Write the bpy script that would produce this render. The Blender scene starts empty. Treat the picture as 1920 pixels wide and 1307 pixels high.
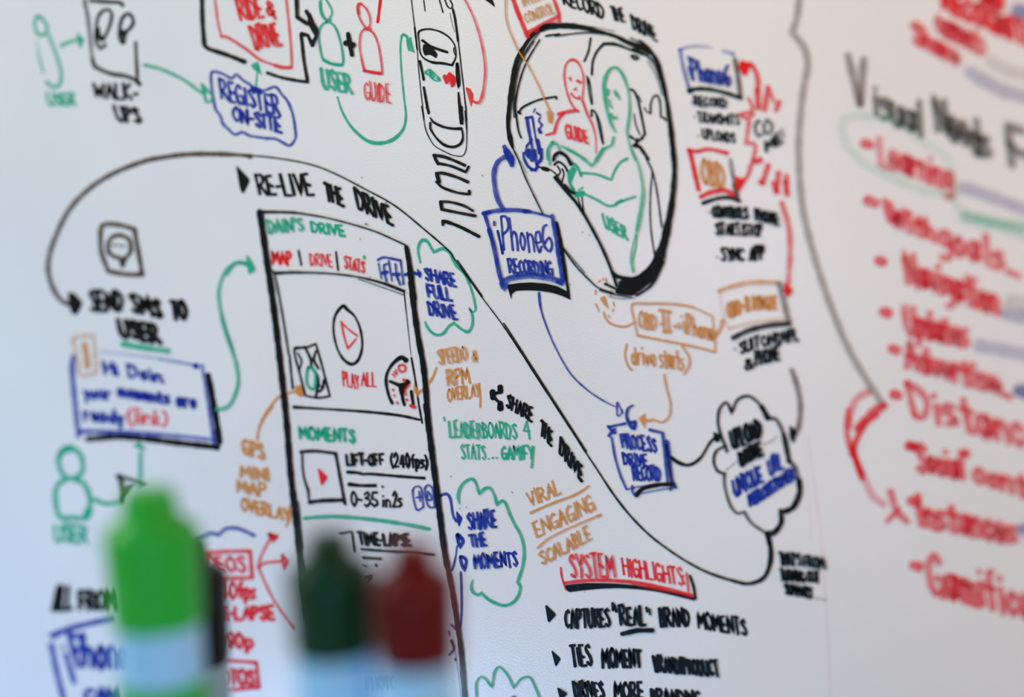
import bpy, bmesh, math, random
from mathutils import Vector, Matrix
R = math.radians
SC = bpy.context.scene
COL = SC.collection
random.seed(7)

# ------------------------------------------------------------------ camera, world, lights, exposure
W, H, FPX = 1920.0, 1307.0, 2667.0
YAW, PITCH, ROLL = R(42), R(8), R(2)
CAMLOC = Vector((0.36, -0.386, 1.13))
Fv = Vector((-math.sin(YAW)*math.cos(PITCH), math.cos(YAW)*math.cos(PITCH), -math.sin(PITCH)))
R0 = Vector((math.cos(YAW), math.sin(YAW), 0)); U0 = R0.cross(Fv)
Rv = R0*math.cos(ROLL) - U0*math.sin(ROLL); Uv = R0*math.sin(ROLL) + U0*math.cos(ROLL)
cam = bpy.data.cameras.new('camera'); camo = bpy.data.objects.new('camera', cam); COL.objects.link(camo)
camo.matrix_world = Matrix(((Rv.x,Uv.x,-Fv.x,CAMLOC.x),(Rv.y,Uv.y,-Fv.y,CAMLOC.y),(Rv.z,Uv.z,-Fv.z,CAMLOC.z),(0,0,0,1)))
cam.sensor_width = 36; cam.lens = 36*FPX/W; cam.clip_start = .01
cam.dof.use_dof = True; cam.dof.focus_distance = 0.531; cam.dof.aperture_fstop = 50/10.4
SC.camera = camo
vs = SC.view_settings
vs.view_transform = 'Standard'; vs.look = 'None'; vs.gamma = 1; vs.use_curve_mapping = False; vs.exposure = 0.0

wd = bpy.data.worlds.new('room_light'); SC.world = wd; wd.use_nodes = True
bg = wd.node_tree.nodes['Background']; bg.inputs[0].default_value = (.87,.96,1.0,1); bg.inputs[1].default_value = .23

def area(name, loc, target, size, power, color, sy=None):
    l = bpy.data.lights.new(name, 'AREA'); l.shape = 'RECTANGLE'; l.size = size; l.size_y = sy or size
    l.energy = power; l.color = color
    o = bpy.data.objects.new(name, l); COL.objects.link(o); o.location = loc
    o.rotation_euler = (Vector(target)-Vector(loc)).to_track_quat('-Z','Y').to_euler()
    return o
area('window_daylight', (-2.2,-2.6,1.9), (-.2,0,1.0), 1.6, 9.0, (.86,.80,.36), 1.4)
warm = area('ceiling_lamp_warm', (.95,-.42,1.62), (.44,0,1.34), .3, 1.75, (1.0,.30,.0)); warm.data.spread = R(80)
area('marker_blue_fill', (.60,-.66,1.02), (.12,-.2,1.0), .2, 1.32, (.22,.69,1.0))  # added blue fill without a real source, brightens the marker barrels
area('near_low_fill', (-.52,-.40,.52), (-.1,0,1.0), .3, 3.1, (.20,.49,1.0))  # invented cool fill, turns the board bluer towards the lower left
area('upper_left_fill', (-1.1,-.9,2.1), (-.1,0,1.0), .9, 19.3, (.88,.96,.88))  # added fill, no known window here; board light falls off to the right
area('front_glare_fill', (-.40,-.80,1.02), (0.1,0,1.02), .14, .36, (.84,.76,1.0))  # unseen source put in for the pale board glare and the markers

# ------------------------------------------------------------------ helpers
def board_point(px, py):
    """where the sight line through photo pixel (px,py) meets the board face y=0: a position on the board"""
    d = Fv + Rv*((px-W/2)/FPX) - Uv*((py-H/2)/FPX)
    t = -CAMLOC.y/d.y
    return (CAMLOC.x+d.x*t, CAMLOC.z+d.z*t)

def nodes(name):
    m = bpy.data.materials.new(name); m.use_nodes = True
    return m, m.node_tree, m.node_tree.nodes['Principled BSDF']
def plain(name, c, rough=.5, metal=0, coat=0, noise=0, scale=40):
    m, nt, b = nodes(name)
    b.inputs['Base Color'].default_value = (*c,1); b.inputs['Roughness'].default_value = rough
    b.inputs['Metallic'].default_value = metal; b.inputs['Coat Weight'].default_value = coat
    n = nt.nodes.new('ShaderNodeTexNoise'); n.inputs['Scale'].default_value = scale
    if noise:
        mx = nt.nodes.new('ShaderNodeMix'); mx.data_type = 'RGBA'
        mx.inputs[6].default_value = (*[v*(1-noise) for v in c],1); mx.inputs[7].default_value = (*[min(1,v*(1+noise)) for v in c],1)
        tc = nt.nodes.new('ShaderNodeTexCoord'); nt.links.new(tc.outputs['Object'], n.inputs['Vector'])
        nt.links.new(n.outputs['Fac'], mx.inputs[0]); nt.links.new(mx.outputs[2], b.inputs['Base Color'])
    return m
def srgb(*c): return tuple(((v/255+.055)/1.055)**2.4 if v > 10 else v/255/12.92 for v in c)

def link(name, me, mats, parent=None, label=None):
    o = bpy.data.objects.new(name, me); COL.objects.link(o)
    for m in (mats if isinstance(mats,(list,tuple)) else [mats]): me.materials.append(m)
    if parent: o.parent = parent
    if label: o['label'] = label
    return o
def box(name, lo, hi, mat, parent=None, bev=0, label=None):
    bm = bmesh.new(); bmesh.ops.create_cube(bm, size=1)
    for v in bm.verts: v.co = Vector([lo[i]+(v.co[i]+.5)*(hi[i]-lo[i]) for i in range(3)])
    if bev: bmesh.ops.bevel(bm, geom=bm.edges[:], offset=bev, segments=2, affect='EDGES')
    me = bpy.data.meshes.new(name); bm.to_mesh(me); bm.free()
    return link(name, me, mat, parent, label)
def lathe(name, prof, mat, parent, seg=48, ribs=0, depth=0, z0=0, z1=0):
    vs_, fs = [], []
    for (r,z) in prof:
        for k in range(seg):
            a = 2*math.pi*k/seg; rr = r
            if ribs and z0 <= z <= z1: rr = r - depth*(.5+.5*math.cos(ribs*a))
            vs_.append((rr*math.cos(a), rr*math.sin(a), z))
    for i in range(len(prof)-1):
        for k in range(seg):
            k2 = (k+1)%seg; fs.append((i*seg+k, i*seg+k2, (i+1)*seg+k2, (i+1)*seg+k))
    fs.append(tuple(reversed(range(seg)))); fs.append(tuple((len(prof)-1)*seg+k for k in range(seg)))
    me = bpy.data.meshes.new(name); me.from_pydata(vs_, [], fs); me.update()
    me.polygons.foreach_set('use_smooth', [True]*len(me.polygons))
    me.set_sharp_from_angle(angle=R(50))
    return link(name, me, mat, parent)

# ------------------------------------------------------------------ materials
m_board, nt, b = nodes('whiteboard_enamel')
b.inputs['Base Color'].default_value = (.80,.80,.81,1); b.inputs['Roughness'].default_value = .42
b.inputs['Coat Weight'].default_value = .55; b.inputs['Coat Roughness'].default_value = .09
tc = nt.nodes.new('ShaderNodeTexCoord')
n1 = nt.nodes.new('ShaderNodeTexNoise'); n1.inputs['Scale'].default_value = 1100; n1.inputs['Detail'].default_value = 2
n2 = nt.nodes.new('ShaderNodeTexNoise'); n2.inputs['Scale'].default_value = 7; n2.inputs['Detail'].default_value = 4
bp = nt.nodes.new('ShaderNodeBump'); bp.inputs['Strength'].default_value = .5; bp.inputs['Distance'].default_value = .0002
cr = nt.nodes.new('ShaderNodeValToRGB')
cr.color_ramp.elements[0].position=.3; cr.color_ramp.elements[0].color=(.76,.765,.775,1)
cr.color_ramp.elements[1].position=.7; cr.color_ramp.elements[1].color=(.82,.82,.825,1)
for n in (n1,n2): nt.links.new(tc.outputs['Object'], n.inputs['Vector'])
nt.links.new(n1.outputs['Fac'], bp.inputs['Height']); nt.links.new(bp.outputs['Normal'], b.inputs['Normal']); nt.links.new(bp.outputs['Normal'], b.inputs['Coat Normal'])
nt.links.new(n2.outputs['Fac'], cr.inputs['Fac']); nt.links.new(cr.outputs['Color'], b.inputs['Base Color'])

def ink(name, c, c2, lo=.84):
    """dry-wipe ink film: thin ink lets the board through, pooled ink is denser"""
    m, nt, b = nodes(name)
    b.inputs['Roughness'].default_value = .5; b.inputs['Specular IOR Level'].default_value = .12
    at = nt.nodes.new('ShaderNodeAttribute'); at.attribute_name = 'ink_load'
    tc = nt.nodes.new('ShaderNodeTexCoord')
    n = nt.nodes.new('ShaderNodeTexNoise'); n.inputs['Scale'].default_value = 330; n.inputs['Detail'].default_value = 3
    nt.links.new(tc.outputs['Object'], n.inputs['Vector'])
    mr = nt.nodes.new('ShaderNodeMapRange'); mr.inputs[1].default_value=.3; mr.inputs[2].default_value=.7; mr.inputs[3].default_value=lo; mr.inputs[4].default_value=1.10
    mu = nt.nodes.new('ShaderNodeMath'); mu.operation='MULTIPLY'; mu.use_clamp=True
    nt.links.new(n.outputs['Fac'], mr.inputs[0]); nt.links.new(mr.outputs[0], mu.inputs[0]); nt.links.new(at.outputs['Fac'], mu.inputs[1])
    mx = nt.nodes.new('ShaderNodeMix'); mx.data_type='RGBA'; mx.inputs[6].default_value=(*c2,1); mx.inputs[7].default_value=(*c,1)
    nt.links.new(mu.outputs[0], mx.inputs[0]); nt.links.new(mx.outputs[2], b.inputs['Base Color'])
    nt.links.new(mu.outputs[0], b.inputs['Alpha'])
    return m
INK = {'k': ink('black_ink', (.0015,.0015,.0015), srgb(52,46,26), .95),
       'g': ink('green_ink', srgb(0,172,132), srgb(40,198,160)),
       'r': ink('red_ink', srgb(235,18,10), srgb(240,40,72)),
       'b': ink('blue_ink', srgb(0,34,150), srgb(40,98,212)),
       'o': ink('orange_ink', srgb(212,138,52), srgb(232,168,98)),
       'l': ink('lilac_highlighter', srgb(120,122,178), srgb(130,132,185)),
       'n': ink('brown_grey_ink', srgb(84,62,46), srgb(108,86,68))}
DEN = {'k':1.0,'g':.80,'r':.82,'b':.90,'o':.80,'l':.4,'n':.6}
ORDER = list(INK)

# ------------------------------------------------------------------ room and board
m_wall = plain('wall_paint', (.72,.71,.69), .8, noise=.03, scale=6)
m_floor = plain('floor_carpet', (.16,.17,.19), .95, noise=.25, scale=300)
m_alu = plain('brushed_aluminium', (.62,.63,.65), .32, metal=1)
o = box('wall_back', (-2.6,.035,0), (2.2,.14,2.9), m_wall); o['kind'] = 'structure'
o = box('floor', (-2.6,-3.2,-.05), (2.2,.035,0), m_floor); o['kind'] = 'structure'
o = box('baseboard_back', (-2.6,.02,0), (2.2,.035,.09), plain('baseboard_paint', (.8,.8,.78), .5), bev=.003); o['kind'] = 'structure'

BX0, BX1, BZ0, BZ1 = -1.5, 1.3, .52, 1.92
wb = bpy.data.objects.new('whiteboard', None); COL.objects.link(wb); wb.location = (0,0,BZ0)
wb['label'] = 'large glossy whiteboard on the wall covered in coloured hand-drawn sketches and notes'; wb['category'] = 'whiteboard'
bpy.context.view_layer.update()
def onboard(o): o.parent = wb; o.matrix_parent_inverse = Matrix.Translation((0,0,-BZ0)); return o
onboard(box('panel', (BX0,0,BZ0), (BX1,.018,BZ1), m_board, bev=.001))
for lo,hi in (((BX0-.02,-.006,BZ0-.02),(BX1+.02,.035,BZ0)), ((BX0-.02,-.006,BZ1),(BX1+.02,.035,BZ1+.02)),
              ((BX0-.02,-.006,BZ0),(BX0,.035,BZ1)), ((BX1,-.006,BZ0),(BX1+.02,.035,BZ1))):
    onboard(box('frame_rail', lo, hi, m_alu, bev=.002, label='slim aluminium edge rail'))

# ------------------------------------------------------------------ drawing machinery
class Sheet:
    def __init__(s): s.v=[]; s.f=[]; s.m=[]; s.d=[]
cur = {'part':None, 'sheet':None}; T0=[0,0,1]; layer=[0]; SHEETS=[]
def reg(x0,y0,x1,w): T0[:] = [x0,y0,(x1-x0)/w]
def px(x,y): return (T0[0]+x*T0[2], T0[1]+y*T0[2])
def part(name, label=None):
    cur['part'] = {'name':name,'label':label,'own':Sheet(),'subs':[]}; cur['sheet'] = cur['part']['own']; SHEETS.append(cur['part'])
def sub(name, label=None):
    sh = Sheet(); cur['part']['subs'].append((name,label,sh)); cur['sheet'] = sh
def nexty():
    layer[0] += 1
    return -(.00012 + (layer[0] % 60)*.000006)
def parse(t):
    out=[]
    for tok in t.split():
        c = tok.endswith('!'); q = [float(v) for v in tok.rstrip('!').split(',')]
        out.append((q[0],q[1],q[2] if len(q)>2 else None,c))
    return out
def spline(P, smooth):
    """P: list of (x,y,w,corner,dens) in pixels -> dense list"""
    if len(P)==1: return [P[0][:3]+(P[0][4],), (P[0][0]+.4,P[0][1]+.4)+P[0][2:3]+(P[0][4],)]
    out=[]; n=len(P)
    for i in range(n-1):
        a,b_=P[i],P[i+1]
        if smooth:
            p0 = P[i-1] if i>0 and not a[3] else (2*a[0]-b_[0],2*a[1]-b_[1])
            p3 = P[i+2] if i+2<n and not b_[3] else (2*b_[0]-a[0],2*b_[1]-a[1])
            if i==0 and abs(P[0][0]-P[-1][0])+abs(P[0][1]-P[-1][1])<1.0 and not a[3]: p0=P[-2]
            if i==n-2 and abs(P[0][0]-P[-1][0])+abs(P[0][1]-P[-1][1])<1.0 and not b_[3]: p3=P[1]
        L = math.hypot(b_[0]-a[0],b_[1]-a[1]); k = max(1,min(60,int(L/3.5) if smooth else int(L/9)+1))
        for j in range(k):
            t=j/k
            if smooth:
                f=lambda q: .5*((2*a[q])+(-p0[q]+b_[q])*t+(2*p0[q]-5*a[q]+4*b_[q]-p3[q])*t*t+(-p0[q]+3*a[q]-3*b_[q]+p3[q])*t**3)
                x,y=f(0),f(1)
            else: x,y=a[0]+(b_[0]-a[0])*t,a[1]+(b_[1]-a[1])*t
            out.append((x,y,a[2]+(b_[2]-a[2])*t,a[4]+(b_[4]-a[4])*t))
    l=P[-1]; out.append((l[0],l[1],l[2],l[4]))
    return out
def ribbon(sh, c, pts):
    y0 = nexty(); mi = ORDER.index(c); base=len(sh.v)
    def add(x,y,d):
        bx,bz = board_point(x,y); sh.v.append((bx,y0,bz)); sh.d.append(min(1,max(0,d))); return len(sh.v)-1
    n=len(pts); L=[];Rr=[]; ph=random.random()*6
    run=0
    for i,(x,y,w,d) in enumerate(pts):
        a=pts[max(0,i-1)]; b_=pts[min(n-1,i+1)]
        dx,dy=b_[0]-a[0],b_[1]-a[1]; l=math.hypot(dx,dy) or 1; dx/=l;dy/=l
        if i: run+=math.hypot(x-pts[i-1][0],y-pts[i-1][1])
        h=w/2*(1+.07*math.sin(run/7+ph)+.05*math.sin(run/2.9+2*ph)+random.uniform(-.03,.03))
        if 0<i<n-1:      # mitre on sharp turns
            ax,ay=x-a[0],y-a[1]; cx,cy=b_[0]-x,b_[1]-y
            la=math.hypot(ax,ay) or 1; lc=math.hypot(cx,cy) or 1
            cs=(ax*cx+ay*cy)/(la*lc)
            if cs<.5: h*=min(1.25,1/math.sqrt(max(.3,(1+cs)/2)))
        L.append(add(x-dy*h,y+dx*h,d)); Rr.append(add(x+dy*h,y-dx*h,d))
        if i==0: s0=(x,y,dx,dy,h,d)
        e0=(x,y,dx,dy,h,d)
    for i in range(n-1):
        sh.f.append((L[i],L[i+1],Rr[i+1],Rr[i])); sh.m.append(mi)
    for (x,y,dx,dy,h,d),sg,p,q in ((s0,-1,L[0],Rr[0]),(e0,1,L[-1],Rr[-1])):
        ring=[p]; d2=min(1,d*1.06+.02)
        for k in range(1,6):
            t=math.pi*k/6
            ring.append(add(x-dy*h*math.cos(t)+sg*dx*h*math.sin(t)*.85, y+dx*h*math.cos(t)+sg*dy*h*math.sin(t)*.85, d2))
        ring.append(q)
        if sg>0: ring.reverse()
        sh.f.append(tuple(ring)); sh.m.append(mi)
def s(c, w, t, d=None, d2=None, smooth=True):
    P=parse(t); d=DEN[c] if d is None else d; d2=d if d2 is None else d2; n=len(P)
    Q=[px(p[0],p[1])+((p[2] or w)*T0[2],p[3],d+(d2-d)*(i/max(1,n-1))) for i,p in enumerate(P)]
    ribbon(cur['sheet'], c, spline(Q,smooth))
def ps(c,w,t,d=None,d2=None): s(c,w,t,d,d2,False)
def many(c,w,t,d=None):
    for q in t.split('|'): s(c,w,q.strip(),d)
def fill(c, t, d=None):
    P=[px(p[0],p[1]) for p in parse(t)]; sh=cur['sheet']; y0=nexty(); d=DEN[c] if d is None else d
    n=len(P); Q=[]
    for i in range(n):       # soften the corners a little
        a,b_,e=P[i-1],P[i],P[(i+1)%n]
        Q += [(b_[0]+(a[0]-b_[0])*.12,b_[1]+(a[1]-b_[1])*.12),(b_[0]+(e[0]-b_[0])*.12,b_[1]+(e[1]-b_[1])*.12)]
    i0=len(sh.v)
    for x,y in Q:
        bx,bz=board_point(x,y); sh.v.append((bx,y0,bz)); sh.d.append(d)
    sh.f.append(tuple(range(i0,i0+len(Q)))); sh.m.append(ORDER.index(c))

# handwriting: pairs xy, x 0-9, y: 2 baseline, 9 cap, 0 descender; ~ smooth
GL = {
'A':"02 39 62|15 55",'B':"02 09|~09 48 47 26 06|~06 45 54 32 02",'C':"~58 39 07 04 22 53",'D':"02 09|~09 48 66 54 32 02",'E':"49 09 02 52|06 45",'F':"59 09 02|06 45",
'G':"~58 39 07 04 22 53|35 65 62",'H':"09 02|69 62|06 66",'I':"09 02",'J':"~49 44 32 12 03",'K':"09 02|59 05 62",'L':"09 02 52",'M':"02 19 44 79 82",'N':"02 09 62 69",
'O':"~39 07 04 32 64 67 39",'P':"02 09|~09 49 57 46 05",'Q':"~39 07 04 32 64 67 39|43 72",'R':"02 09|~09 49 57 46 05|25 62",'S':"~58 39 08 17 45 53 32 03",'T':"09 69|39 32",
'U':"~09 04 22 42 64 69",'V':"09 32 69",'W':"09 22 47 62 89",'X':"09 62|69 02",'Y':"09 35 69|45 32",'Z':"09 59 02 62",
'0':"~29 07 04 22 44 47 29",'1':"18 29 22",'2':"~07 29 48 46 02|02 52",'3':"~08 39 47 16|~16 55 43 22 03",'4':"39 04 64|49 42",'5':"59 19 06|~06 45 53 22 03",'6':"~49 17 04 22 43 45 14",
'7':"09 59 22",'8':"~39 08 16 44 32 13 45 58 39",'9':"~57 29 07 15 46 57 42",
'a':"~46 16 04 22 33 46|46 42 53",'c':"~45 26 04 22 43",'d':"~45 16 04 22 43|49 42",'e':"~04 44 36 16 04 22 43",'f':"~49 28 22|06 46",'g':"~46 16 04 13 44|~46 41 20 00",'h':"09 02|~05 26 45 42",
'i':"06 02|08 08",'k':"09 02|36 04 42",'l':"09 02",'m':"06 02|~05 26 35 32|~35 56 65 62",'n':"06 02|~05 26 45 42",'o':"~26 04 22 44 26",'p':"06 00|~06 36 44 22 02",'r':"06 02|~04 16 36",
's':"~46 16 05 34 43 12 02",'t':"28 22 42|06 46",'u':"~06 03 22 43 46|46 42",'v':"06 22 46",'y':"06 23|46 10",'b':"09 02|~05 36 43 22 02",'w':"06 12 25 42 56",
'.':"02 02",',':"03 01",'-':"05 35",'/':"29 02",':':"03 03|06 06","'":"09 17",'"':"09 08|29 28",'(':"~29 07 04 21",')':"~09 27 24 01",'!':"09 05|02 02",
'&':"~52 17 28 47 04 12 43 55",'?':"~08 29 47 25 24|22 22"}
def word(c, text, x0,y0,x1,y1, ux,uy, w, d=None, gap=2.1):
    rnd = random.Random(hash_(text+str(int(x0))))
    adv=[]; x=0
    for ch in text:
        if ch==' ': adv.append(x); x+=4; continue
        if ch in "Ii'l!": x+=.7
        adv.append(x); x += (.7 if ch in "Ii'l!" else 0)+max(int(p[0]) for q in GL[ch].split('|') for p in q.lstrip('~').split())+gap
    tot=x-gap
    keep=cur['sheet']; sub('word'); sh=cur['sheet']
    d = DEN[c] if d is None else d
    for ch,ax in zip(text,adv):
        if ch==' ': continue
        jx,jy,js=rnd.uniform(-.25,.25),rnd.uniform(-.3,.3),rnd.uniform(.93,1.08); lean=rnd.uniform(-.5,.5)
        for q in GL[ch].split('|'):
            sm=q.startswith('~'); P=[]
            for tk in q.lstrip('~').split():
                gx=int(tk[0])+rnd.uniform(-.22,.22); gy=(int(tk[1])-2+rnd.uniform(-.22,.22))*js+jy*.6
                u=(ax+gx+jx+lean*gy/7)/tot; v=gy/7
                X=x0+(x1-x0)*u+ux*v; Y=y0+(y1-y0)*u+uy*v
                P.append(px(X,Y)+(w*T0[2]*rnd.uniform(.9,1.12),False,d*rnd.uniform(.93,1.05)))
            ribbon(sh,c,spline(P,sm))
    cur['sheet']=keep
def hash_(t):
    h=7
    for ch in t: h=(h*131+ord(ch))%1000003
    return h

# ------------------------------------------------------------------ drawings, left to right across the board
word_ = word
# --- upper left: visitor, tablet of footprints, register cloud
reg(0,0,400,1743)
part('standing_person_sketch','green outline of a person with small round head')
s('g',26,"310,130 285,180 290,240 330,290 380,260 385,210 340,150 310,130",.85)
s('g',30,"395,280 450,420 495,560 500,650 480,700 430,710 380,670",.55,.85)
s('g',24,"300,340 325,480 355,590",.25,.6)
word('g',"USER",400,860,620,855,-15,-95,24)
part('arrow','short green arrow'); s('g',28,"500,375 560,345 640,325",.8); fill('g',"625,262 695,320 655,405 632,330")
part('footprint_panel_sketch','black upright panel with two footprints')
s('k',34,"690,0 720,150 740,330 755,480",.62,.42); s('k',34,"755,480 775,545! 900,600 1020,620 1100,650 1145,690",.85)
s('k',32,"740,5 880,15 980,20 1005,45",.92); s('k',32,"1110,350 1115,480 1125,660",.55,.75)
s('k',28,"865,365 820,395 790,340 785,270 800,150 840,90 890,80 915,120 900,200 860,300",.85); s('k',46,"800,235 800,285 840,320",.97)
s('k',30,"1010,350 980,310 980,230 1000,150 1050,110 1090,160 1080,210 1030,270 1010,350",.85); s('k',60,"1000,265 1012,275")
part('walk_ups_note'); word('k',"WALK-",775,790,1130,815,-10,-115,26); word('k',"UPS",970,985,1155,1000,-35,-115,28)
part('arrow','long thin green arrow'); s('g',28,"1180,530 1330,570 1500,650 1610,730 1660,765",.75,.6); s('g',24,"1650,690 1740,790 1690,830 1655,700",.75); fill('g',"1645,675 1680,720 1690,790 1660,740")

reg(370,0,770,1743)
part('ride_and_drive_box','red sheet with black shadow edge')
s('r',22,"145,-10 170,180 200,300! 250,305 400,400 520,490 700,550 775,550! 765,350 730,0",.62)
s('k',36,"40,-20 45,180 60,370! 100,400 250,450 390,505",.96); s('k',26,"575,595 680,630 800,655 905,670! 875,500 850,280",.93)
s('r',34,"640,535 700,552 765,550",.5)
word('r',"RIDE",360,165,545,140,-45,-165,26); word('r',"&",575,110,640,150,-20,-130,24); word('r',"DRIVE",480,398,690,365,-50,-175,26)
s('r',26,"200,300 250,305 400,400 520,490",.3)
sub('block_arrow')
s('k',32,"815,-10 820,140! 905,195",.97); s('k',30,"895,90 940,180 985,265 945,362",.97); s('k',32,"850,275 905,290! 942,372",.97); s('k',22,"850,275 870,430",.97)
fill('k',"900,95 930,110 988,262 962,300 905,200")
part('arrow','short green upward arrow'); s('g',18,"480,705 490,600 500,540",.7); fill('g',"433,528 498,500 532,622 500,590 465,575")
part('register_cloud','blue wavy cloud')
s('b',25,"120,590 200,600 280,640 320,610 380,660 430,690 480,740 560,735 640,710 690,770 740,830 780,930 800,1050 805,1120 780,1170 750,1190 700,1165 640,1135 560,1130 500,1120 430,1110 370,1080 310,1100 260,1060 210,1010 190,950 150,890 130,790 115,680 120,590",.72)
s('b',40,"450,720 510,740",.95)
word('b',"REGISTER",200,800,680,945,-22,-150,24); word('b',"ON-SITE",300,985,690,1080,-12,-115,26)
part('person_icon','green person outline')
s('g',15,"1010,-20 1010,100 1050,160 1090,140 1100,80 1050,-10",.85); s('g',22,"1005,20 1015,90 1050,160 1090,165",.8)
s('g',17,"1060,180 1010,220 995,300 1010,420 1035,490 1100,520 1185,530 1190,440 1160,300 1120,210 1060,180",.9); s('g',27,"1035,490 1100,520 1185,530",.8)
word('g',"USER",1035,720,1268,762,-22,-150,26)
part('plus_sign'); ps('k',36,"1235,275 1250,360 1268,450"); ps('k',46,"1215,352 1280,368"); s('k',24,"1265,380 1268,455")
part('person_icon','red person outline')
s('r',15,"1320,30 1315,100 1345,180 1390,230 1415,200 1410,130 1375,60 1320,30",.8); s('r',26,"1340,30 1318,60 1322,110",.6)
s('r',14,"1380,240 1340,270 1330,380 1350,500 1370,585! 1430,590 1515,605! 1505,500 1480,360 1440,270 1380,240",.85); s('r',27,"1365,575 1430,590 1500,600",.8); s('r',8,"1340,480 1368,580",.8); s('r',26,"1370,235 1420,235",.6)
word('r',"GUIDE",1380,815,1585,838,-10,-140,14)
part('exclamation_stroke','red slanting stroke'); ps('r',24,"1500,-20 1475,180",.95)
part('arrow','green looping arrow')
s('g',15,"1145,790,14 1180,900,18 1240,1010,22 1310,1090,26 1400,1155,30 1500,1170,32 1600,1140,32 1680,1060,26 1705,950,20 1690,800,17 1670,600,16 1660,400,16 1670,310,16 1690,280,16 1720,300,16",.85,.75)
reg(750,0,1050,1743)
s('g',20,"10,400 40,370 80,420",.75); fill('g',"66,430 122,398 130,450 166,582 120,560 90,556 78,500")

# --- car seen from above and the crossing
part('car_sketch','black line drawing of a car seen from above')
s('k',10,"125,-10 160,280 185,450 200,700 230,1000 265,1307"); s('k',18,"162,300 175,420 190,540")
s('k',13,"575,90 610,300 640,480 665,700 700,1000 730,1310"); s('k',24,"580,110 605,220 622,350 635,450"); s('k',8,"545,140 575,280 600,350",.6)
s('k',10,"260,0 275,120"); s('k',13,"430,-5 470,135"); s('k',14,"490,-5 520,70 560,95 575,60 545,-5")
s('k',22,"205,350 270,320,18 350,320,18 450,350,20 540,410,16 600,500,14 610,620,14 570,710,26! 470,690,28 360,680,28 270,640,18 225,580,14 210,450,14 205,350,22")
s('k',12,"590,520 590,570 605,600")
s('k',28,"245,440 350,510 520,570"); fill('k',"255,480 345,500 412,590 398,635 330,595 270,605 250,545")
s('k',26,"218,665 240,760 262,870"); s('k',22,"625,690 620,800 640,955! 652,880 628,690"); s('k',26,"262,950 285,1080 315,1235"); s('k',18,"640,1010 660,1150 690,1300"); s('k',18,"640,1010 645,1150 660,1310")
reg(750,200,1050,1568)
s('k',9,"215,-5 235,120 260,240 330,370 420,430 520,475 610,485 640,450 655,380 657,200 650,-5"); s('k',10,"640,40 650,160 656,230")
s('k',20,"590,0 600,165 615,165 608,0"); s('k',26,"268,0 285,60"); s('k',26,"605,60 608,165")
s('k',24,"298,105,12 330,150,22 420,195,26 520,215,24 605,215,28",.94); s('k',20,"300,155,18 300,215! 350,295,18 430,370,26 520,395,28 595,365,26 620,300,18 610,215,14")
sub('seat_marks')
reg(750,0,1050,1743)
s('g',18,"275,800 320,757 350,850 400,880 440,875 400,820 330,757",.8); s('g',22,"345,790 375,830 355,850 325,820 335,780",.8); s('g',26,"280,780 300,810"); s('g',24,"405,850 435,865")
s('r',40,"490,830 515,900",.85); s('r',52,"540,820 580,920",.85); s('r',36,"590,840 597,890",.85); s('r',20,"540,795 590,835 600,900 565,945",.9)
reg(750,200,1050,1568)
part('crossing_sketch','black slanting bars of a pedestrian crossing')
s('k',30,"335,475,34 430,490 530,525 640,575",.92); s('k',28,"335,475 355,520 380,562",.97); s('k',26,"375,555 500,580 650,640! 678,588",.95)
s('k',30,"358,652 430,652 560,690 670,738",.92); s('k',36,"368,665 388,738"); s('k',26,"362,735 420,790 560,840 685,858! 683,825",.93)
s('k',26,"400,930 500,935 630,970 720,1020",.92); s('k',32,"405,935 415,1008"); s('k',28,"415,1005! 560,1035 745,1070",.92)
s('k',30,"425,1160,22 425,1122! 470,1130,36 600,1180,30 780,1272,34")

# --- camera phone mount note
part('arrow','thick blue curved arrow'); s('b',48,"1015,1005 960,900 930,750 930,630 965,540 1040,490 1075,500",.78); s('b',46,"1028,390 1065,470",.9); fill('b',"1012,430 1060,400 1130,500 1122,592 1090,594 1062,540")
part('camera_phone_note','blue note box with black drop shadow')
s('b',42,"822,1045 950,1020 1100,1012 1200,1018 1310,1035,30 1480,1078,26",.82); s('b',40,"822,1048 880,1035",.95); s('b',34,"1220,1025 1280,1028",.95)
s('b',32,"840,1070 880,1200 910,1310",.93)
s('b',26,"930,1128 930,1160")
reg(740,430,1040,1120)
s('b',30,"665,0 700,130 735,300 765,400",.9)
reg(930,280,1290,1622)
s('b',36,"480,560 505,700 535,900 570,1110",.9)
s('b',26,"60,1105 150,1070 300,1055 450,1075 570,1110",.88); s('b',28,"60,1135 150,1095 300,1078 450,1100 575,1135",.66); s('b',34,"50,1130 60,1165 80,1180 100,1140",.72); s('b',26,"520,1120 560,1140",.95)
s('b',22,"15,690 40,800 57,880",.95)
word('b',"Phone",70,850,390,862,-25,-265,21,.85)
s('b',23,"430,640 402,660 397,760 420,835 460,860 475,800 450,745 415,790",.82)
word('b',"RECORDING",120,1040,485,1062,-18,-112,20,.88)
fill('k',"95,1145 200,1128 300,1123 420,1132 520,1155 600,1195 640,1275 560,1238 480,1212 380,1196 270,1190 170,1195 135,1225 135,1275")
s('k',32,"515,620,26 545,760,32 575,950,32 595,1080,28 620,1240,20",.93)
part('thin_line','thin blue line with small arrow head')
reg(0,0,1920,1920)
s('b',3,"1011,549,5 1014,575,4 1022,603,3 1040,647,3 1068,697,3 1097,727,3 1130,750,3 1158,764,2",.9)
reg(1080,520,1540,1670); s('b',11,"285,850 315,920 285,942 280,852"); s('b',14,"312,900 318,922")

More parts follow.
